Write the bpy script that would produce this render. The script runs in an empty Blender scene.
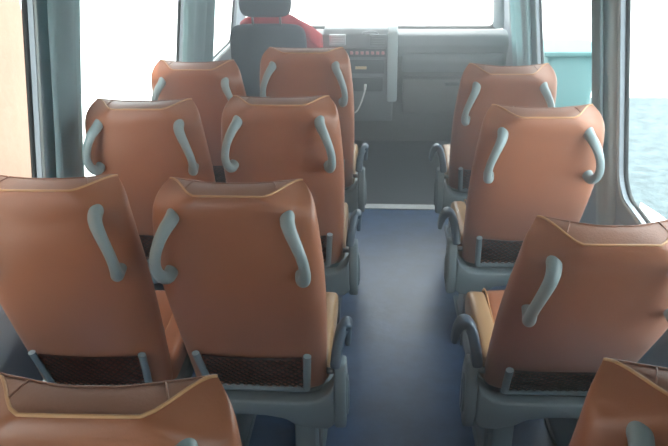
import bpy, bmesh, math, random
from mathutils import Vector, Matrix
random.seed(7)
S = bpy.context.scene
COL = S.collection

# ------------------------------------------------------------------ helpers
def lin(c):
    return tuple(((v/255)/12.92 if v/255 <= .04045 else ((v/255+.055)/1.055)**2.4) for v in c) + (1,)

def mat(name, rgb, rough=.5, metal=0., bump=0., bscale=60., var=0., vscale=6., spec=.5, sheen=0., coat=0., trans=0.):
    m = bpy.data.materials.new(name); m.use_nodes = True
    nt = m.node_tree; b = nt.nodes['Principled BSDF']
    b.inputs['Base Color'].default_value = lin(rgb)
    b.inputs['Roughness'].default_value = rough
    b.inputs['Metallic'].default_value = metal
    b.inputs['Specular IOR Level'].default_value = spec
    b.inputs['Sheen Weight'].default_value = sheen
    b.inputs['Coat Weight'].default_value = coat
    tc = nt.nodes.new('ShaderNodeTexCoord')
    if var > 0:
        n = nt.nodes.new('ShaderNodeTexNoise'); n.inputs['Scale'].default_value = vscale; n.inputs['Detail'].default_value = 6
        n.inputs['Roughness'].default_value = .6
        nt.links.new(tc.outputs['Object'], n.inputs['Vector'])
        r = nt.nodes.new('ShaderNodeValToRGB')
        r.color_ramp.elements[0].position = .3; r.color_ramp.elements[1].position = .7
        c = lin(rgb)
        r.color_ramp.elements[0].color = tuple(max(0, v*(1-var)) for v in c[:3])+(1,)
        r.color_ramp.elements[1].color = tuple(min(1, v*(1+var)) for v in c[:3])+(1,)
        nt.links.new(n.outputs['Fac'], r.inputs['Fac']); nt.links.new(r.outputs['Color'], b.inputs['Base Color'])
    if bump > 0:
        n2 = nt.nodes.new('ShaderNodeTexNoise'); n2.inputs['Scale'].default_value = bscale; n2.inputs['Detail'].default_value = 3
        nt.links.new(tc.outputs['Object'], n2.inputs['Vector'])
        bp = nt.nodes.new('ShaderNodeBump'); bp.inputs['Strength'].default_value = bump; bp.inputs['Distance'].default_value = .01
        nt.links.new(n2.outputs['Fac'], bp.inputs['Height']); nt.links.new(bp.outputs['Normal'], b.inputs['Normal'])
    return m

M = dict(
    leather=mat('brown_leather', (158, 98, 67), .38, bump=.06, bscale=220, var=.07, vscale=5, sheen=.15),
    panel=mat('brown_leather_panel', (148, 100, 78), .36, bump=.08, bscale=160, var=.08, vscale=9, sheen=.15),
    tan=mat('tan_leather', (168, 134, 98), .36, bump=.05, bscale=220, var=.05),
    piping=mat('tan_piping', (198, 150, 104), .45),
    handle=mat('grey_handle_plastic', (140, 156, 158), .38, bump=.03, bscale=300),
    grey=mat('grey_plastic', (120, 134, 140), .42, bump=.05, bscale=350),
    dgrey=mat('dark_blue_grey_plastic', (70, 86, 102), .30, bump=.04, bscale=350),
    steel=mat('steel', (150, 150, 150), .3, metal=1),
    net=mat('dark_elastic_net', (48, 27, 22), .9, spec=.1),
    netback=mat('dark_brown_lining', (122, 64, 48), .9, spec=.15, var=.1, vscale=30),
    floor=mat('blue_grey_vinyl', (54, 86, 126), .30, bump=.10, bscale=35, var=.30, vscale=9, spec=.6),
    cabfloor=mat('dark_rubber_mat', (58, 64, 70), .5, bump=.1, bscale=120, var=.1),
    alu=mat('aluminium_strip', (214, 216, 216), .35, metal=.6, var=.05, vscale=40),
    wall=mat('grey_wall_lining', (146, 156, 164), .55, bump=.05, bscale=200, var=.04),
    trim=mat('light_grey_trim', (168, 180, 180), .5, bump=.04, bscale=200),
    rubber=mat('black_rubber', (22, 26, 28), .6),
    rim=mat('pale_window_rim', (178, 186, 184), .35),
    ceiling=mat('pale_ceiling_lining', (205, 203, 198), .8, bump=.05, bscale=150),
    curtain=mat('teal_grey_curtain', (156, 174, 180), .85, bump=.15, bscale=500, var=.04, sheen=.2),
    dash=mat('grey_dashboard', (112, 116, 118), .5, bump=.06, bscale=260),
    dashlow=mat('brown_grey_dashboard', (98, 96, 92), .55, bump=.06, bscale=260),
    black=mat('dark_plastic', (40, 44, 48), .45),
    silver=mat('silver_plastic', (196, 200, 202), .3, metal=.5),
    driver=mat('dark_blue_grey_fabric', (66, 74, 84), .9, bump=.2, bscale=400, var=.08, vscale=40),
    red=mat('red_cloth', (196, 44, 56), .8, bump=.1, bscale=120, var=.08),
    white=mat('white_plastic', (230, 230, 228), .4),
    cream=mat('cream_label', (214, 190, 140), .5),
    pink=mat('pale_red_button', (206, 130, 132), .4),
    asphalt=mat('pale_gravel', (78, 90, 94), .9, bump=.8, bscale=16, var=.35, vscale=9),
    stucco=mat('peach_stucco', (156, 124, 106), .9, bump=.5, bscale=14, var=.06, vscale=2),
    concrete=mat('pale_concrete', (226, 228, 226), .9, bump=.2, bscale=6, var=.04),
    whitepatch=mat('white_ground_patch', (225, 225, 222), .7),
    teal=mat('teal_plastic', (66, 108, 108), .5, var=.06, vscale=3),
    body=mat('white_van_paint', (225, 228, 228), .3),
)
def curtain_mat(m, k=.5):
    nt = m.node_tree; b = nt.nodes['Principled BSDF']; o = nt.nodes['Material Output']
    t = nt.nodes.new('ShaderNodeBsdfTranslucent'); t.inputs['Color'].default_value = lin((178, 208, 208))
    mx = nt.nodes.new('ShaderNodeMixShader'); mx.inputs[0].default_value = k
    nt.links.new(b.outputs[0], mx.inputs[1]); nt.links.new(t.outputs[0], mx.inputs[2]); nt.links.new(mx.outputs[0], o.inputs['Surface'])
curtain_mat(M['curtain'])
def glass_mat():
    m = bpy.data.materials.new('window_glass'); m.use_nodes = True; nt = m.node_tree
    nt.nodes.clear()
    o = nt.nodes.new('ShaderNodeOutputMaterial'); t = nt.nodes.new('ShaderNodeBsdfTransparent')
    g = nt.nodes.new('ShaderNodeBsdfGlossy'); mx = nt.nodes.new('ShaderNodeMixShader'); mx.inputs[0].default_value = .03
    g.inputs['Roughness'].default_value = .02
    t.inputs['Color'].default_value = (.93, .97, .97, 1)
    nt.links.new(t.outputs[0], mx.inputs[1]); nt.links.new(g.outputs[0], mx.inputs[2])
    nt.links.new(mx.outputs[0], o.inputs['Surface'])
    return m
M['glass'] = glass_mat()

def link(name, me, m=None, parent=None, smooth=False, sub=0):
    o = bpy.data.objects.new(name, me); COL.objects.link(o)
    if m is not None: me.materials.append(m)
    if smooth:
        for p in me.polygons: p.use_smooth = True
    if sub:
        md = o.modifiers.new('sub', 'SUBSURF'); md.levels = sub; md.render_levels = sub
    if parent is not None: o.parent = parent
    return o

class MB:
    """collects shapes in a bmesh"""
    def __init__(s): s.b = bmesh.new()
    def box(s, x0, x1, y0, y1, z0, z1, bev=.0, seg=2, M4=None):
        t = bmesh.new(); bmesh.ops.create_cube(t, size=1)
        for v in t.verts: v.co = Vector(((x0+x1)/2+v.co.x*(x1-x0), (y0+y1)/2+v.co.y*(y1-y0), (z0+z1)/2+v.co.z*(z1-z0)))
        if bev: bmesh.ops.bevel(t, geom=list(t.edges), offset=bev, segments=seg, profile=.5, affect='EDGES')
        if M4 is not None: t.transform(M4)
        s._merge(t); return s
    def _merge(s, t):
        me = bpy.data.meshes.new('tmp'); t.to_mesh(me); t.free(); s.b.from_mesh(me); bpy.data.meshes.remove(me)
    def tube(s, pts, r, n=12, closed=False, flat=1., cap=True, up=None):
        pts = [Vector(p) for p in pts]; rs = r if isinstance(r, (list, tuple)) else [r]*len(pts)
        rings = []; N = len(pts); ref = Vector(up) if up else None
        for i, p in enumerate(pts):
            a = pts[(i-1) % N] if (closed or i > 0) else p
            c = pts[(i+1) % N] if (closed or i < N-1) else p
            t = (c-a).normalized()
            if ref is None: ref = t.orthogonal().normalized()
            ref_ = (ref - t*ref.dot(t))
            if ref_.length < 1e-6: ref_ = t.orthogonal()
            ref_.normalize()
            if not up: ref = ref_
            bi = t.cross(ref_)
            rings.append([s.b.verts.new(p + rs[i]*(math.cos(2*math.pi*k/n)*ref_*flat + math.sin(2*math.pi*k/n)*bi)) for k in range(n)])
        for i in range(N if closed else N-1):
            A, B = rings[i], rings[(i+1) % N]
            for k in range(n): s.b.faces.new((A[k], A[(k+1) % n], B[(k+1) % n], B[k]))
        if cap and not closed:
            s.b.faces.new(rings[0][::-1]); s.b.faces.new(rings[-1])
        return s
    def prism(s, prof, axis, a0, a1, bev=0., seg=2):
        """extrude a closed 2D profile along an axis ('x': profile is (y,z); 'y': (x,z); 'z': (x,y))"""
        t = bmesh.new()
        def P(q, a): return {'x': (a, q[0], q[1]), 'y': (q[0], a, q[1]), 'z': (q[0], q[1], a)}[axis]
        A = [t.verts.new(P(q, a0)) for q in prof]; B = [t.verts.new(P(q, a1)) for q in prof]
        n = len(prof)
        t.faces.new(A); t.faces.new(B[::-1])
        for i in range(n): t.faces.new((A[i], B[i], B[(i+1) % n], A[(i+1) % n]))
        bmesh.ops.recalc_face_normals(t, faces=list(t.faces))
        if bev: bmesh.ops.bevel(t, geom=list(t.edges), offset=bev, segments=seg, profile=.5, affect='EDGES', clamp_overlap=True)
        s._merge(t); return s
    def grid(s, rows, closed=False):
        R = [[s.b.verts.new(p) for p in row] for row in rows]
        for i in range(len(R)-1):
            n = len(R[i])
            for k in range(n if closed else n-1):
                s.b.faces.new((R[i][k], R[i][(k+1) % n], R[i+1][(k+1) % n], R[i+1][k]))
        return R
    def mesh(s, name, recalc=True):
        if recalc: bmesh.ops.recalc_face_normals(s.b, faces=list(s.b.faces))
        me = bpy.data.meshes.new(name); s.b.to_mesh(me); s.b.free(); return me
    def build(s, name, m, parent=None, smooth=False, sub=0): return link(name, s.mesh(name), m, parent, smooth, sub)

def smooth_angle(o, deg=40):
    me = o.data
    for p in me.polygons: p.use_smooth = True
    try: me.set_sharp_from_angle(angle=math.radians(deg))
    except Exception: pass
    return o

def catmull(pts, n=6):
    pts = [Vector(p) for p in pts]; out = []
    for i in range(len(pts)-1):
        p0 = pts[max(i-1, 0)]; p1 = pts[i]; p2 = pts[i+1]; p3 = pts[min(i+2, len(pts)-1)]
        for k in range(n):
            t = k/n
            out.append(.5*((2*p1)+(p2-p0)*t+(2*p0-5*p1+4*p2-p3)*t*t+(3*p1-p0-3*p2+p3)*t**3))
    out.append(pts[-1]); return out

def empty(name, loc, rz=0):
    o = bpy.data.objects.new(name, None); COL.objects.link(o); o.location = loc; o.rotation_euler = (0, 0, rz)
    o.empty_display_size = .1; return o
def tag(o, label, cat, group=None):
    o['label'] = label; o['category'] = cat
    if group: o['group'] = group
    return o
def struct(o):
    o['kind'] = 'structure'; return o
def copy_tree(o, parent=None):
    c = o.copy(); COL.objects.link(c)
    if parent is not None: c.parent = parent
    for ch in list(o.children): copy_tree(ch, c)
    return c
def interp(x, xs, ys):
    if x <= xs[0]: return ys[0]
    for i in range(len(xs)-1):
        if x <= xs[i+1]:
            t = (x-xs[i])/(xs[i+1]-xs[i]); t = t*t*(3-2*t) if False else t
            return ys[i]+(ys[i+1]-ys[i])*t
    return ys[-1]
def sstep(a, b, x):
    t = min(1, max(0, (x-a)/(b-a))); return t*t*(3-2*t)
PI = math.pi

# ------------------------------------------------------------------ passenger seat
HZ = .421                       # hinge height
LS = [-.03, .0, .1, .2, .3, .4, .5, .6, .66]
BB = [.038, .041, .048, .058, .068, .076, .078, .066, .052]
TT = [.07, .085, .10, .114, .124, .130, .130, .122, .112]
WW = [.202, .206, .211, .215, .219, .221, .220, .213, .207]
NA = 56
def scurve(v, n): return math.copysign(abs(v)**(2/n), v)
def section(l, j):
    a = 2*PI*j/NA
    W = interp(l, LS, WW); B = interp(l, LS, BB); T = interp(l, LS, TT)
    return W*scurve(math.cos(a), 3.3), B-T/2+T/2*scurve(math.sin(a), 2.6)
def ring(j):
    a = 2*PI*j/NA; c, s_ = math.cos(a), math.sin(a)
    x = .170*scurve(c, 2.4)
    ax = abs(x); k = sstep(.080, .167, ax)
    if s_ >= 0:
        l = .737-.024*k; d = .024-.098*k
    else:
        k = max(0, min(1, (ax-.035)/.130))**1.25; l = .731-.018*k; d = -.032-.042*k
    return x, l, d
def P3(x, l, d): return (x, -d, l)

def back_mesh():
    m = MB(); rows = []
    for l in [-.03, -.01, .04, .1, .17, .25, .33, .41, .48, .54, .60, .64]:
        rows.append([P3(*(lambda q: (q[0], l, q[1]))(section(l, j))) for j in range(NA)])
    for t in (.15, .3, .45, .6, .73, .84, .93, 1.):
        row = []
        for j in range(NA):
            rx, rl, rd = ring(j); l = .64+(.35*t+.65*math.sin(t*PI/2))*(rl-.64)
            sx, sd = section(min(l, .66), j)
            kx = t**2.7; kd = t**2.2
            row.append(P3(sx+(rx-sx)*kx, l, sd+(rd-sd)*kd))
        rows.append(row)
    R = m.grid(rows, closed=True)
    m.b.faces.new(R[0][::-1])
    return m.mesh('backrest')
def puff(x): return .004*max(0, 1-(abs(x)/.165)**2.5)
def top_mesh():
    m = MB(); h = NA//2; rows = []
    for q in range(7):
        t = q/6; row = []
        for j in range(0, h+1):
            A = Vector(P3(*ring(j))); B = Vector(P3(*ring((NA-j) % NA)))
            p = A.lerp(B, t); p.z += puff(A.x)*math.sin(PI*t)**.8
            row.append(p)
        rows.append(row)
    m.grid(rows); 
    bmesh.ops.remove_doubles(m.b, verts=m.b.verts, dist=1e-5)
    return m.mesh('headrest_panel')
def ring_pts(): return [Vector(P3(*ring(j))) for j in range(NA)]
def piping_mesh():
    m = MB(); h = NA//2; R = ring_pts()
    m.tube([p+Vector((0, -.001, .0012)) for p in R[:h+1]], [.0030-.0010*abs(2*q/h-1)**6 for q in range(h+1)], 8)
    return m.mesh('piping')
def front_piping_mesh():
    m = MB(); h = NA//2; R = ring_pts()
    m.tube([p+Vector((0, .001, .0008)) for p in R[h:]+[R[0]]], .0018, 6)
    return m.mesh('front_piping')
def seam_mesh(sgn):
    m = MB(); h = NA//2
    j = min(range(0, h+1), key=lambda q: abs(ring(q)[0]-sgn*.118))
    A = Vector(P3(*ring(j))); j2 = min(range(0, h+1), key=lambda q: abs(ring(q)[0]-sgn*.100)); B = Vector(P3(*ring((NA-j2) % NA)))
    m.tube([A.lerp(B, t/6)+Vector((0, 0, .0010+puff(A.x)*math.sin(PI*t/6)**.8)) for t in range(7)], .0016, 6)
    return m.mesh('seam')
def handle_mesh(s):
    path = [(.140, .683, .010), (.142, .683, .050), (.152, .677, .080), (.166, .654, .100), (.178, .622, .112), (.184, .588, .116),
            (.183, .556, .112), (.177, .530, .100), (.171, .519, .082), (.168, .517, .045)]
    pts = catmull([P3(s*w, l, d) for w, l, d in path], 5)
    m = MB(); n = len(pts)
    m.tube(pts, [.0165+.0025*math.cos(2*PI*i/(n-1)) for i in range(n)], 14)
    return m.mesh('grab_handle')
def rounded_path(pts, r, n=5):
    out = [Vector(pts[0])]
    for i in range(1, len(pts)-1):
        p = Vector(pts[i]); a = (Vector(pts[i-1])-p).normalized(); b = (Vector(pts[i+1])-p).normalized()
        for k in range(n+1):
            t = k/n; A = p+a*r; B = p+b*r
            out.append((1-t)**2*A+2*t*(1-t)*p+t*t*B)
    out.append(Vector(pts[-1])); return out
def pocket_frame_mesh():
    m = MB()
    def d(l): return interp(l, LS, BB)+.009
    pts = [(-.162, .182), (-.155, .09), (-.148, .002), (0, .002), (.148, .002), (.155, .09), (.162, .182)]
    P = rounded_path([P3(w, l, d(l)) for w, l in pts[0:3]]+[P3(w, l, d(l)) for w, l in pts[4:]], .012)
    m.tube(P, .0115, 10, flat=.8, up=(0, -1, 0))
    # hooks along the bottom bar that hold the net
    for k in range(11):
        x = -.125+.025*k
        m.box(x-.006, x+.006, -d(.018)-.004, -d(.018)+.004, .010, .019, .0015, 1)
    return m.mesh('pocket_frame')
def pocket_back_mesh():
    m = MB()
    rows = [[P3(x*(.147+.012*l/.16), l, interp(l, LS, BB)+.0035-.003*abs(x)**4) for x in [-1+q/8 for q in range(17)]] for l in [.008+.15*k/6 for k in range(7)]]
    m.grid(rows); return m.mesh('pocket_lining')
def net_mesh():
    m = MB()
    w, h = .146, .158; st = .024
    def pt(x, l): 
        bulge = .006*math.cos(x/w*PI/2)*math.sin(PI*min(1, l/h)) 
        sag = -.010*(1-(x/w)**2)*(l/h)
        return P3(x, .012+l+sag, interp(l+.012, LS, BB)+.008+bulge)
    c = -w-h
    while c < w+h:
        for sg in (1, -1):
            seg = []
            for k in range(17):
                l = h*k/16; x = sg*(c+l*1.0)
                if abs(x) <= w: seg.append(pt(x, l))
            if len(seg) > 1: m.tube(seg, .0024, 4)
        c += st
    m.tube([pt(-w+2*w*k/16, h) for k in range(17)], .003, 6)
    return m.mesh('pocket_net')
def cushion_mesh():
    # centre pad, front rolls down
    prof = [(.00, .405), (.01, .455), (.06, .472), (.18, .474), (.32, .485), (.42, .494), (.465, .485), (.49, .455), (.485, .41), (.455, .388), (.2, .385)]
    m = MB(); rows = []
    prof = [(p.x, p.y) for p in catmull([(a, b, 0) for a, b in prof]+[(prof[0][0], prof[0][1], 0)], 3)][:-1]
    for i, x in enumerate([-.150, -.146, -.11, -.05, .0, .05, .11, .146, .150]):
        f = .96 if i in (0, 8) else 1.
        rows.append([(x, .24+(y-.24)*f, .435+(z-.435)*f+(.004*math.cos(x/.15*PI/2) if z > .44 else 0)) for y, z in prof])
    R = m.grid(rows, closed=True); m.b.faces.new(R[0]); m.b.faces.new(R[-1][::-1])
    return m.mesh('cushion')
def bolster_mesh(s):
    m = MB(); rows = []
    for k in range(15):
        t = k/14; y = .055+.43*t
        hgt = .497+.012*math.sin(PI*t)-(.035*(max(0, t-.85)/.15)**2); bot = .388+(.03*(max(0, t-.85)/.15)**2)
        f = .8 if k in (0, 14) else 1
        row = []
        for q in range(14):
            a = 2*PI*q/14
            row.append((s*(.1825+.0335*f*scurve(math.cos(a), 4.5)), y, (hgt+bot)/2+(hgt-bot)/2*f*scurve(math.sin(a), 4.5)))
        rows.append(row)
    R = m.grid(rows, closed=True); m.b.faces.new(R[0]); m.b.faces.new(R[-1][::-1])
    return m.mesh('bolster')
def cushion_piping_mesh(s):
    m = MB()
    m.tube(catmull([(s*.149, .02, .468), (s*.149, .08, .480), (s*.149, .2, .482), (s*.149, .34, .492), (s*.149, .42, .500), (s*.149, .470, .488), (s*.149, .492, .455), (s*.149, .486, .41)], 4), .0032, 6)
    return m.mesh('piping')
def base_mesh(s, aisle):
    """crossbar behind and under the seat, side rails, arched underside; s: side of the aisle"""
    m = MB()
    # rear crossbar: profile in x,z with arched lower edge, rising at the aisle end
    top = [(-.222, .385), (-.15, .378), (.0, .376), (.15, .378), (.185, .386), (.215, .412), (.232, .442)] if aisle else [(-.222, .385), (-.1, .377), (.1, .377), (.222, .385)]
    bot = ([(.236, .300), (.215, .278), (.17, .276), (.11, .292), (.08, .312), (.02, .322), (-.06, .322), (-.12, .306), (-.17, .285), (-.222, .285)] if aisle
           else [(.222, .285), (.17, .285), (.12, .306), (.06, .320), (-.06, .320), (-.12, .306), (-.17, .285), (-.222, .285)])
    m.prism([(s*x, z) for x, z in top+bot], 'y', -.022, .055, .010, 3)
    # pan and side rails
    m.box(-.20, .20, .03, .44, .345, .392, .012, 2)
    for sx in (1, -1): m.box(sx*.205-.02, sx*.205+.02, .0, .40, .315, .385, .012, 2)
    m.box(-.2, .2, .36, .42, .315, .36, .01, 2)
    return m.mesh('base_frame')
def leg_mesh(s):
    m = MB(); x = s*.136
    m.prism([(.01, .0), (.40, .0), (.33, .05), (.30, .34), (.02, .34), (.02, .06)], 'x', x-.034, x+.034, .010, 2)
    m.box(x-.045, x+.045, -.02, .42, 0, .014, .004, 1)
    return m.mesh('leg')
def legtrim_mesh(s):
    m = MB(); m.tube([(s*.186, .03, .0), (s*.184, .035, .30)], .006, 8); return m.mesh('leg_rod')
def bracket_mesh(s):
    m = MB()
    # side lens cover: closed profile in (y,z), the slot left open by two strips
    outer = [(-.010, .275), (-.022, .34), (-.018, .42), (.005, .505), (.055, .505), (.085, .44), (.09, .36), (.065, .295), (.03, .27)]
    m.prism(outer, 'x', s*.232, s*.268, .009, 3)
    m.prism([(.0, .33), (-.004, .38), (.012, .45), (.03, .455), (.05, .40), (.045, .34), (.02, .305)], 'x', s*.262, s*.274, .004, 2)
    return m.mesh('hinge_cover')
def slot_mesh(s):
    m = MB(); m.prism([(.012, .335), (.008, .38), (.020, .435), (.032, .43), (.040, .39), (.036, .345), (.022, .322)], 'x', s*.270, s*.2765, .002, 1)
    return m.mesh('hinge_slot')
def lever_mesh(s):
    hk = 1 if s < 0 else .12
    m = MB()
    c = catmull([(.236, .020, .495), (.242, .040, .545), (.252, .062, .585), (.266, .078, .600), (.266+.016*hk, .085, .590), (.266+.028*hk, .086, .560), (.266+.034*hk, .083, .530)], 5)
    n = len(c); rows = []
    for i, p in enumerate(c):
        a = c[max(0, i-1)]; b = c[min(n-1, i+1)]; t = Vector((b.x-a.x, 0, b.z-a.z)).normalized(); nn = Vector((t.z, 0, -t.x))
        th = .017 if i < n*.55 else .017-.010*(i-n*.55)/(n*.45); hw = .034-.012*i/n
        rows.append([Vector((s*(p.x+nn.x*th*u), p.y+hw*v, p.z+nn.z*th*u)) for u, v in ((-1, -.75), (-.75, -1), (.75, -1), (1, -.75), (1, .75), (.75, 1), (-.75, 1), (-1, .75))])
    R = m.grid(rows, closed=True); m.b.faces.new(R[0]); m.b.faces.new(R[-1][::-1])
    return m.mesh('recline_lever')
def pin_mesh(s):
    m = MB(); m.tube([(s*.208, .03, .462), (s*.236, .03, .462)], .010, 12); return m.mesh('hinge_pin')

SH = {}
def make_seat(s, aisle):
    root = empty('passenger_seat', (0, 0, 0))
    b = link('backrest', SH.setdefault('b', back_mesh()) if 'b' not in SH else SH['b'], M['leather'] if not SH['b'].materials else None, root, True, 1)
    b.location = (0, 0, HZ)
    def sub(key, name, f, m, smooth=True, par=b, lvl=0):
        first = key not in SH
        if first: SH[key] = f()
        o = link(name, SH[key], m if first else None, par, smooth, lvl); return o
    sub('t', 'headrest_panel', top_mesh, M['panel'])
    sub('p', 'piping', piping_mesh, M['piping'])
    sub('fp', 'front_piping', front_piping_mesh, M['panel'])
    sub('se1', 'seam', lambda: seam_mesh(1), M['panel']); sub('se2', 'seam', lambda: seam_mesh(-1), M['panel'])
    sub('hr', 'grab_handle', lambda: handle_mesh(1), M['handle'], lvl=1); sub('hl', 'grab_handle', lambda: handle_mesh(-1), M['handle'], lvl=1)
    smooth_angle(sub('pf', 'pocket_frame', pocket_frame_mesh, M['grey']))
    sub('pl', 'pocket_lining', pocket_back_mesh, M['netback'])
    sub('pn', 'pocket_net', net_mesh, M['net'], False)
    c = sub('c', 'cushion', cushion_mesh, M['leather'], True, root, 1)
    for q in (-1, 1):
        t_ = aisle and q == s
        sub('bo%d%d' % (q, t_), 'bolster', lambda: bolster_mesh(q), M['tan'] if t_ else M['leather'], True, c, 1)
    sub('cp1', 'piping', lambda: cushion_piping_mesh(1), M['piping'], True, c); sub('cp2', 'piping', lambda: cushion_piping_mesh(-1), M['piping'], True, c)
    smooth_angle(sub('bs%d%d' % (s, aisle), 'base_frame', lambda: base_mesh(s, aisle), M['grey'], True, root))
    for q in (1, -1):
        lg = smooth_angle(sub('lg%d' % q, 'leg', lambda: leg_mesh(q), M['grey'], True, root))
    if aisle:
        sub('lt%d' % s, 'leg_rod', lambda: legtrim_mesh(s), M['steel'], True, root)
        h = smooth_angle(sub('hc%d' % s, 'hinge_cover', lambda: bracket_mesh(s), M['grey'], True, root))
        smooth_angle(sub('sl%d' % s, 'hinge_slot', lambda: slot_mesh(s), M['dgrey'], True, h))
        sub('lv%d' % s, 'recline_lever', lambda: lever_mesh(s), M['dgrey'], True, root, 1)
        sub('pi%d' % s, 'hinge_pin', lambda: pin_mesh(s), M['steel'], True, root)
    for ch in root.children:
        if not ch.name.startswith('backrest'): ch.location.y = -.055
    return root

SEATS = [  # column, x, y, recline, yaw, label
    ('A', -0.379, 3.415, 0.287, 0, 'foremost brown leather seat left of the aisle, right behind the dark driver seat'),
    ('A', -0.379, 2.588, 0.295, 0.02, 'second brown leather seat from the front along the left of the aisle'),
    ('A', -0.379, 1.796, 0.294, 0, 'third brown leather seat from the front along the left of the aisle, near photo centre'),
    ('A', -.415, .89, .17, 0.03, 'nearest brown leather seat at the bottom left, cut off by the photo edge'),
    ('W', -0.862, 3.431, 0.464, 0, 'brown leather seat beside the front left curtain, foremost of the window column'),
    ('W', -0.862, 2.587, 0.333, 0.02, 'brown leather window seat just past the left pillar curtain, second of the window column'),
    ('W', -0.855, 1.763, 0.252, 0.02, 'brown leather seat cut off by the left edge, its whole net pocket showing below'),
    ('R', 0.516, 3.419, 0.488, 0, 'foremost brown leather single seat right of the aisle, below the front right curtain'),
    ('R', 0.516, 2.632, 0.397, 0.025, 'second brown leather single seat right of the aisle, beside the grey wall panel'),
    ('R', 0.512, 1.831, 0.492, 0.03, 'third brown leather single seat right of the aisle, reclined before the bright right window'),
    ('R', .500, 1.03, .24, 0.03, 'nearest brown leather seat at the bottom right corner, only its left shoulder showing'),
]
proto = {}
GR = {'A': 'seats of the left aisle column', 'W': 'seats of the left window column', 'R': 'single seats right of the aisle'}
for c, x, y, r, q, lab in SEATS:
    if c not in proto:
        proto[c] = o = make_seat({'A': 1, 'W': 1, 'R': -1}[c], c != 'W')
    else:
        o = copy_tree(proto[c])
    o.location = (x, y, 0); o.rotation_euler = (0, 0, q)
    tag(o, lab, 'seat', GR[c])
    for ch in o.children:
        if ch.name.startswith('backrest'): ch.rotation_euler = (r, 0, 0)

# ------------------------------------------------------------------ van shell
LEAN = .14
def XL(z): return -1.15+LEAN*(z-.9)
def XR(z): return .90-LEAN*(z-.72)
Y0, Y1, YB, ZT = -1.5, 4.55, 5.95, 1.92

def rrect(a0, a1, b0, b1, r, n=6):
    out = []
    for (cx, cy, st) in ((a1-r, b1-r, 0), (a0+r, b1-r, 90), (a0+r, b0+r, 180), (a1-r, b0+r, 270)):
        for k in range(n+1):
            t = math.radians(st+90*k/n); out.append((cx+r*math.cos(t), cy+r*math.sin(t)))
    return out
def wall_with_holes(name, outline, holes, mapf, th, m):
    b = bmesh.new(); edges = []
    for loop in [outline]+holes:
        vs = [b.verts.new((p[0], p[1], 0)) for p in loop]
        for i in range(len(vs)): edges.append(b.edges.new((vs[i], vs[(i+1) % len(vs)])))
    bmesh.ops.triangle_fill(b, edges=edges, use_beauty=True)
    r = bmesh.ops.extrude_face_region(b, geom=list(b.faces))
    for e in r['geom']:
        if isinstance(e, bmesh.types.BMVert): e.co.z = 1
    for v in b.verts: v.co = Vector(mapf(v.co.x, v.co.y, v.co.z*th))
    bmesh.ops.recalc_face_normals(b, faces=list(b.faces))
    me = bpy.data.meshes.new(name); b.to_mesh(me); b.free()
    o = link(name, me, m); return struct(o)
mapL = lambda y, z, t: (XL(z)-t, y, z)
mapR = lambda y, z, t: (XR(z)+t, y, z)
WIN_L = [(-.85, .25, .70, 1.62, .09), (.88, 2.155, .70, 1.62, .09), (2.485, 3.92, .70, 1.62, .09), (4.60, 5.45, .74, 1.55, .09)]  # first opening is out of view, sized for the light it lets in
WIN_R = [(-.75, -.05, .69, 1.62, .09), (1.22, 2.665, .69, 1.62, .10), (2.95, 4.36, .60, 1.60, .09), (4.72, 5.45, .80, 1.55, .09)]  # rearmost opening unseen here too, kept small to light the nearest seat
wall_with_holes('wall_left', [(Y0, 0), (YB, 0), (YB, .70), (5.35, ZT), (Y0, ZT)], [rrect(*w) for w in WIN_L], mapL, .03, M['wall'])
wall_with_holes('wall_right', [(Y0, 0), (YB, 0), (YB, .70), (5.35, ZT), (Y0, ZT)], [rrect(*w) for w in WIN_R], mapR, .03, M['wall'])
k = 0
for ws, mp in ((WIN_L, mapL), (WIN_R, mapR)):
    for w in ws:
        k += 1
        m = MB(); lp = rrect(*w)
        m.tube([mp(p[0], p[1], .026) for p in lp], .009, 8, closed=True)
        g = struct(m.build('window_%d' % k, M['rubber'], None, True))
        m = MB(); m.tube([mp(p[0], p[1], .004) for p in rrect(w[0]-.014, w[1]+.014, w[2]-.014, w[3]+.014, w[4]+.01)], .010, 8, closed=True)
        m.build('window_rim', M['rim'], g, True)
        m = MB(); vs = [m.b.verts.new(mp(p[0], p[1], .027)) for p in lp]; m.b.faces.new(vs)
        vs = [m.b.verts.new(mp(p[0], p[1], .030)) for p in lp]; m.b.faces.new(vs[::-1])
        link('pane', m.mesh('pane', False), M['glass'], g)

m = MB(); m.box(-1.30, 1.06, Y0, 4.04, -.06, 0); struct(m.build('floor', M['floor']))
m = MB(); m.box(-1.30, 1.06, 4.04, YB, -.06, -.004); struct(m.build('floor_cab', M['cabfloor']))
m = MB(); m.box(-.62, .60, 4.015, 4.085, -.002, .007, .002, 1)
for x in (-.45, -.2, .05, .3, .5): m.tube([(x, 4.05, .005), (x, 4.05, .0085)], .008, 10)
struct(m.build('trim_1', M['alu']))
m = MB(); m.box(-1.02, .78, Y0, 5.37, ZT-.01, ZT+.05); struct(m.build('ceiling', M['ceiling']))
# rear wall, out of view, closed without windows to dim the rear
def mapB(x, z, t): return (x, Y0-t, z)
REAR = []
wall_with_holes('wall_back', [(-1.25, 0), (1.0, 0), (.75, ZT), (-.98, ZT)], [rrect(*w) for w in REAR], mapB, .05, M['wall'])
for w in REAR:
    k += 1
    m = MB(); m.tube([mapB(p[0], p[1], .03) for p in rrect(*w)], .013, 8, closed=True)
    g = struct(m.build('window_%d' % k, M['rubber'], None, True))
    m = MB(); vs = [m.b.verts.new(mapB(p[0], p[1], .034)) for p in rrect(*w)]; m.b.faces.new(vs); link('pane', m.mesh('pane', False), M['glass'], g)
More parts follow.
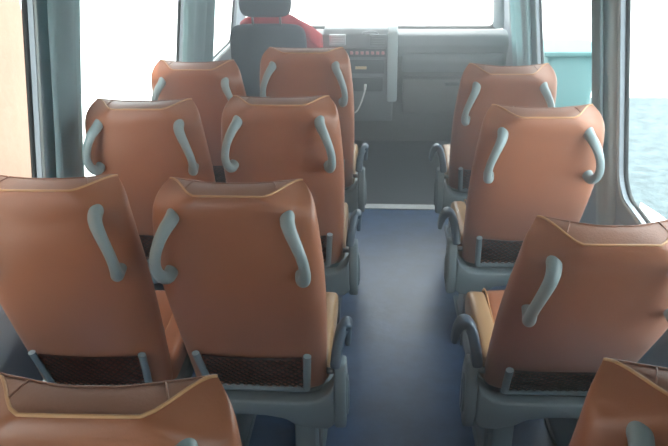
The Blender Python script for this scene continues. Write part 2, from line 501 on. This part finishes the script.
# front bulkhead below the windscreen, windscreen and its frame
m = MB(); m.prism([(5.62, -.06), (5.98, -.06), (5.98, .72), (5.62, .72)], 'x', -1.12, .90); struct(m.build('wall_front', M['wall']))
WS = [(-1.08, 5.93, .74), (.85, 5.93, .74), (.70, 5.36, 1.88), (-.95, 5.36, 1.88)]
m = MB(); m.tube(rounded_path([Vector(p) for p in WS]+[Vector(WS[0])], .08)[0:], .03, 8)
k += 1; g = struct(m.build('window_%d' % k, M['rubber'], None, True))
m = MB(); vs = [m.b.verts.new(p) for p in WS]; m.b.faces.new(vs); link('pane', m.mesh('pane', False), M['glass'], g)
# A pillars
for nm, x0, x1 in (('trim_2', -1.09, -.97), ('trim_3', .87, .72)):
    m = MB(); m.tube([(x0, 5.90, .78), ((x0+x1)/2+.0, 5.63, 1.33), (x1, 5.36, 1.90)], .055, 10); struct(m.build(nm, M['trim'], None, True))
# moulded lining of the right pillar between the two windows: three vertical ridges, and its base
def pillar(name, ya, yb, z0, z1, mp, m_):
    m = MB(); prof = [(0, -.002), (.04, .022), (.2, .030), (.3, .022), (.42, .040), (.62, .040), (.72, .024), (.86, .030), (.96, .020), (1, -.002)]
    rows = []
    for z in [z0+(z1-z0)*q/8 for q in range(9)]:
        rows.append([mp(ya+(yb-ya)*u, z, -d) for u, d in prof])
    m.grid(rows); return struct(m.build(name, m_, None, True))
pillar('trim_4', 2.705, 2.93, .02, 1.86, mapR, M['trim'])
m = MB(); m.tube([mapL(-1.4, .62, -.0), mapL(4.4, .62, -.0)], .022, 8); struct(m.build('trim_5', M['wall'], None, True))
m = MB(); m.tube([mapR(-1.4, .56, -.0), mapR(2.66, .56, -.0)], .022, 8); struct(m.build('trim_6', M['wall'], None, True))

# ------------------------------------------------------------------ curtains
def curtain(mp, ya, yb, z0, z1, folds, amp, off, label, name='curtain'):
    n = folds*10; rows = []
    for q in range(13):
        z = z0+(z1-z0)*q/12
        row = []
        for i in range(n+1):
            u = i/n
            d = off+amp*(math.sin(2*PI*folds*u+.6*math.sin(3*u+q*.10))+.25*math.sin(5.3*PI*folds*u/2+1))
            row.append(mp(ya+(yb-ya)*u+.01*math.sin(q*.5+u*9), z, -d))
        rows.append(row)
    m = MB(); m.grid(rows)
    o = m.build(name, M['curtain'], None, True)
    md = o.modifiers.new('thick', 'SOLIDIFY'); md.thickness = .003
    return tag(o, label, 'curtain', 'gathered teal-grey curtains')
curtain(mapL, 2.19, 2.465, .60, 1.84, 2, .014, .024, 'teal-grey curtain gathered on the left pillar behind the second window seat')
curtain(mapL, 3.74, 4.56, .56, 1.84, 4, .020, .035, 'teal-grey curtain hanging at the front left, behind the foremost window seat')
curtain(mapR, 2.715, 2.915, .78, 1.84, 2, .010, .044, 'teal-grey curtain gathered on the right pillar beside the second single seat')
curtain(mapR, 4.36, 5.15, .40, 1.84, 4, .020, .035, 'teal-grey curtain hanging at the front right, behind the foremost single seat')

# ------------------------------------------------------------------ dashboard
D = tag(empty('dashboard', (-.1, 5.35, 0)), 'wide grey van dashboard below the windscreen at the far end of the aisle', 'dashboard')
def dpart(m, name, mt, par=D, sm=True):
    o = m.build(name, mt, par)
    if sm: smooth_angle(o, 35)
    if par is D: o.matrix_parent_inverse = Matrix.Translation((.1, -5.35, 0))
    return o
m = MB(); m.prism([(5.10, .70), (5.06, .78), (5.10, .845), (5.20, .865), (5.60, .80), (5.62, .60), (5.2, .60)], 'x', -1.05, .82, .012, 2); dpart(m, 'top_pad', M['dash'])
m = MB(); m.prism([(5.14, .62), (5.10, .70), (5.12, .71), (5.60, .72), (5.61, .0), (5.32, .0), (5.22, .25), (5.17, .40)], 'x', -1.05, .82, .012, 2); dpart(m, 'lower_panel', M['dashlow'])
m = MB(); m.prism([(5.03, .45), (5.00, .70), (5.02, .865), (5.07, .895), (5.3, .89), (5.3, .20), (5.12, .22)], 'x', -.46, .03, .012, 2); cs = dpart(m, 'centre_console', M['dash'])
m = MB(); m.prism([(5.00, .40), (4.965, .66), (4.985, .885), (5.06, .91), (5.2, .9), (5.2, .36)], 'x', -.012, .058, .012, 2); dpart(m, 'console_side', M['trim'])
def cpart(m, name, mt): return smooth_angle(m.build(name, mt, cs), 35)
for x0 in (-.415, -.135):
    m = MB(); m.box(x0, x0+.115, 4.992, 5.03, .795, .868, .006, 2)
    for q in range(4): m.box(x0+.012, x0+.103, 4.987, 5.0, .805+.016*q, .811+.016*q, .001, 1)
    cpart(m, 'air_vent', M['silver'] if x0 < -.2 else M['dash'])
m = MB(); m.box(-.40, -.02, 4.990, 5.02, .715, .775, .006, 2); cpart(m, 'switch_panel', M['black'])
for q in range(7):
    x = -.27+.036*q
    m = MB(); m.box(x, x+.022, 4.984, 5.0, .735, .757, .003, 2); cpart(m, 'button', M['pink'])
m = MB(); m.box(-.32, -.03, 4.993, 5.03, .60, .70, .006, 2); cpart(m, 'radio', M['black'])
m = MB(); m.box(-.235, -.155, 4.988, 5.01, .632, .652, .002, 1); cpart(m, 'label_plate', M['cream'])
m = MB(); m.prism([(5.006, .47), (5.0, .57), (5.06, .58), (5.06, .46)], 'x', -.34, -.04, .006, 2); cpart(m, 'storage_tray', M['black'])
# oval silver trim on top of the console
m = MB(); m.tube([(-.135+.055*math.cos(2*PI*q/24), 5.03+.002*math.sin(2*PI*q/24), .868+.014*math.sin(2*PI*q/24)) for q in range(24)], .006, 8, closed=True)
m.box(-.175, -.095, 5.022, 5.04, .862, .874, .004, 2); cpart(m, 'badge', M['silver'])
# glove box and shelf on the passenger side
m = MB(); m.prism([(5.055, .60), (5.035, .68), (5.05, .725), (5.2, .73), (5.2, .58)], 'x', .09, .80, .014, 2); dpart(m, 'shelf', M['dash'])
m = MB(); m.prism([(5.12, .28), (5.08, .45), (5.085, .545), (5.2, .55), (5.25, .27)], 'x', .10, .80, .014, 2); gb = dpart(m, 'glove_box', M['dashlow'])
m = MB(); m.box(.40, .50, 5.062, 5.09, .50, .52, .004, 2); smooth_angle(m.build('latch', M['black'], gb))
# charging cable
m = MB(); m.tube(catmull([(-.165, 4.985, .50), (-.17, 4.965, .47), (-.20, 4.96, .38), (-.235, 4.96, .33), (-.29, 4.97, .335), (-.33, 4.985, .37)], 8), .006, 8)
m.tube([(-.165, 4.982, .488), (-.163, 5.0, .525)], .009, 8)
tag(m.build('charging_cable', M['white'], None, True), 'thin pale charging cable looping from the dashboard centre console', 'cable')

# ------------------------------------------------------------------ driver seat and red garment
DX, DY = -.775, 4.62
DS = tag(empty('driver_seat', (DX, DY, 0)), 'dark blue-grey fabric driver seat with headrest seen from behind, front left', 'driver seat')
m = MB(); rows = []
for z, w, d0, t in ((.42, .23, .0, .08), (.5, .245, .0, .12), (.65, .255, -.02, .13), (.8, .25, -.045, .125), (.9, .248, -.06, .115), (.96, .244, -.07, .105), (.995, .220, -.075, .085), (1.01, .165, -.078, .06)):
    rows.append([(w*scurve(math.cos(2*PI*q/40), 3), d0+.06+t/2*scurve(math.sin(2*PI*q/40), 3), z) for q in range(40)])
R = m.grid(rows, closed=True); m.b.faces.new(R[0]); m.b.faces.new(R[-1][::-1]); m.build('backrest', M['driver'], DS, True, 1)
m = MB(); rows = []
for z, w, t in ((1.055, .10, .05), (1.065, .145, .09), (1.10, .165, .105), (1.18, .168, .105), (1.24, .15, .09), (1.26, .10, .05)):
    rows.append([(w*scurve(math.cos(2*PI*q/32), 3.2), -.045+t/2*scurve(math.sin(2*PI*q/32), 2.6), z) for q in range(32)])
R = m.grid(rows, closed=True); m.b.faces.new(R[0]); m.b.faces.new(R[-1][::-1]); hr = m.build('headrest', M['driver'], DS, True, 1)
for sx in (-.088, .088):
    m = MB(); m.tube([(sx, -.02, .99), (sx, -.042, 1.08)], .008, 10); m.build('headrest_post', M['steel'], hr, True)
m = MB(); m.box(-.25, .25, .05, .45, .36, .48, .05, 4); smooth_angle(m.build('cushion', M['driver'], DS), 50)
m = MB(); m.box(-.2, .2, .08, .5, .0, .37, .02, 2); smooth_angle(m.build('pedestal', M['black'], DS), 50)
# red garment hanging over the front of the driver seat
m = MB(); rows = []
for q in range(15):
    u = q/14; x = -.19+.53*u
    zt = 1.048+.012*math.sin(PI*u)-.13*max(0, (u-.50)/.50)**1.4-.05*max(0, (.22-u)/.22)**1.5
    row = []
    for a, (dy, dz) in enumerate(((.035, -.09), (.030, -.03), (.045, .0), (.08, .012), (.12, .0), (.145, -.05), (.15, -.16), (.16, -.3))):
        row.append((x, dy+.012*math.sin(u*19+a), zt+dz+.006*math.sin(u*23+a*2)))
    rows.append(row)
m.grid(rows); o = m.build('jacket', M['red'], None, True, 1); o.location = (DX, DY, 0)
md = o.modifiers.new('thick', 'SOLIDIFY'); md.thickness = .012
tag(o, 'red garment showing between headrest and backrest of the dark driver seat', 'garment')
# steering wheel ahead of the driver
SW = tag(empty('steering_wheel', (DX, 4.99, .80)), 'dark steering wheel ahead of the driver seat', 'steering wheel')
SW.rotation_euler = (math.radians(-35), 0, 0)
m = MB(); m.tube([(.2*math.cos(2*PI*q/36), .2*math.sin(2*PI*q/36)*0+0, .2*math.sin(2*PI*q/36)) for q in range(36)], .014, 8, closed=True); m.build('rim', M['black'], SW, True)
m = MB(); m.box(-.07, .07, -.02, .05, -.06, .05, .02, 3)
for a in (0, 180, 270): m.tube([(.05*math.cos(math.radians(a)), .01, .05*math.sin(math.radians(a))), (.195*math.cos(math.radians(a)), 0, .195*math.sin(math.radians(a)))], .012, 8)
smooth_angle(m.build('hub', M['black'], SW))

# ------------------------------------------------------------------ outside
m = MB(); m.box(-60, 60, -40, 80, -.85, -.75); struct(m.build('ground', M['concrete']))
m = MB(); m.box(1.15, 6.5, -8, 9.4, -.76, -.745); struct(m.build('ground_road', M['asphalt']))
m = MB(); m.box(-4.6, -3.4, -2, 6.62, -.75, 5.0); struct(m.build('wall_outside', M['stucco']))
m = MB(); m.prism([(2.205, 5.91), (2.285, 5.66), (2.33, 5.40), (2.9, 4.4), (1.8, 4.9)], 'z', -.747, -.735); tag(m.build('ground_patch', M['whitepatch']), 'white patch on the ground outside the right window', 'road marking')  # flat white polygon lying on the outside ground
# tapered container seen through the front right window
CT = tag(empty('waste_container', (1.62, 6.75, -.75)), 'teal tapered container standing outside the front right window', 'container')
CT.scale = (1, 1, 1.04)
m = MB()
rows = []
for z, w, d in ((.08, .19, .22), (.6, .215, .25), (1.12, .245, .28)):
    rows.append([(w*scurve(math.cos(2*PI*q/32), 5), d*scurve(math.sin(2*PI*q/32), 5), z) for q in range(32)])
R = m.grid(rows, closed=True); m.b.faces.new(R[0]); m.b.faces.new(R[-1][::-1]); m.build('body', M['teal'], CT, True)
m = MB(); m.box(-.262, .262, -.30, .30, 1.115, 1.155, .012, 2); m.build('lid', M['teal'], CT)
for sx in (-.17, .17):
    m = MB(); m.tube([(sx-.02, -.2, .08), (sx+.02, -.2, .08)], .08, 16); m.build('wheel', M['rubber'], CT, True)

# ------------------------------------------------------------------ light
W = bpy.data.worlds.new('World'); S.world = W; W.use_nodes = True
bg = W.node_tree.nodes['Background']; bg.inputs['Color'].default_value = (.90, .97, 1, 1); bg.inputs['Strength'].default_value = 3.6
sun = bpy.data.lights.new('sun', 'SUN'); sun.energy = 5; sun.angle = .01; sun.color = (1, .95, .86)
so = bpy.data.objects.new('sun', sun); COL.objects.link(so)
v = Vector((.10, -.25, -1.0))    # direction the light travels: from the front left, high
so.rotation_euler = v.to_track_quat('-Z', 'Y').to_euler()

# scattering volume added inside the cabin to imitate lens glare
hz = bpy.data.materials.new('glare_volume'); hz.use_nodes = True; hz.node_tree.nodes.clear()
ho = hz.node_tree.nodes.new('ShaderNodeOutputMaterial'); hv = hz.node_tree.nodes.new('ShaderNodeVolumeScatter')
hv.inputs['Density'].default_value = .10; hv.inputs['Anisotropy'].default_value = .78; hv.inputs['Color'].default_value = (.92, .985, 1, 1)
hz.node_tree.links.new(hv.outputs[0], ho.inputs['Volume'])
m = MB(); m.prism([(-1.15, .01), (.9, .01), (.66, 1.88), (-.94, 1.88)], 'y', -1.45, 5.3)
o = m.build('added_haze', hz); o['kind'] = 'stuff'

# ------------------------------------------------------------------ camera
cam = bpy.data.cameras.new('camera'); co = bpy.data.objects.new('camera', cam); COL.objects.link(co)
f, th, ya, ro, H = 718.058, math.radians(25.0747), math.radians(4.582), math.radians(-.8949), 1.787
fw = Vector((-math.sin(ya)*math.cos(th), math.cos(ya)*math.cos(th), -math.sin(th)))
rt = Vector((math.cos(ya), math.sin(ya), 0)); up = rt.cross(fw)
r2 = math.cos(ro)*rt+math.sin(ro)*up; u2 = -math.sin(ro)*rt+math.cos(ro)*up
mt = Matrix((r2, u2, -fw)).transposed().to_4x4(); mt.translation = (0, 0, H)
co.matrix_world = mt
cam.sensor_fit = 'HORIZONTAL'; cam.sensor_width = 36; cam.lens = 36*f/668; cam.clip_start = .02; cam.clip_end = 300
S.camera = co
S.view_settings.view_transform = 'Standard'; S.view_settings.look = 'None'; S.view_settings.gamma = 1
S.view_settings.exposure = 1.0
S.view_settings.use_curve_mapping = False
S.cycles.max_bounces = 10; S.cycles.diffuse_bounces = 6; S.cycles.transparent_max_bounces = 12
S.cycles.use_denoising = True
S.cycles.sample_clamp_indirect = 8
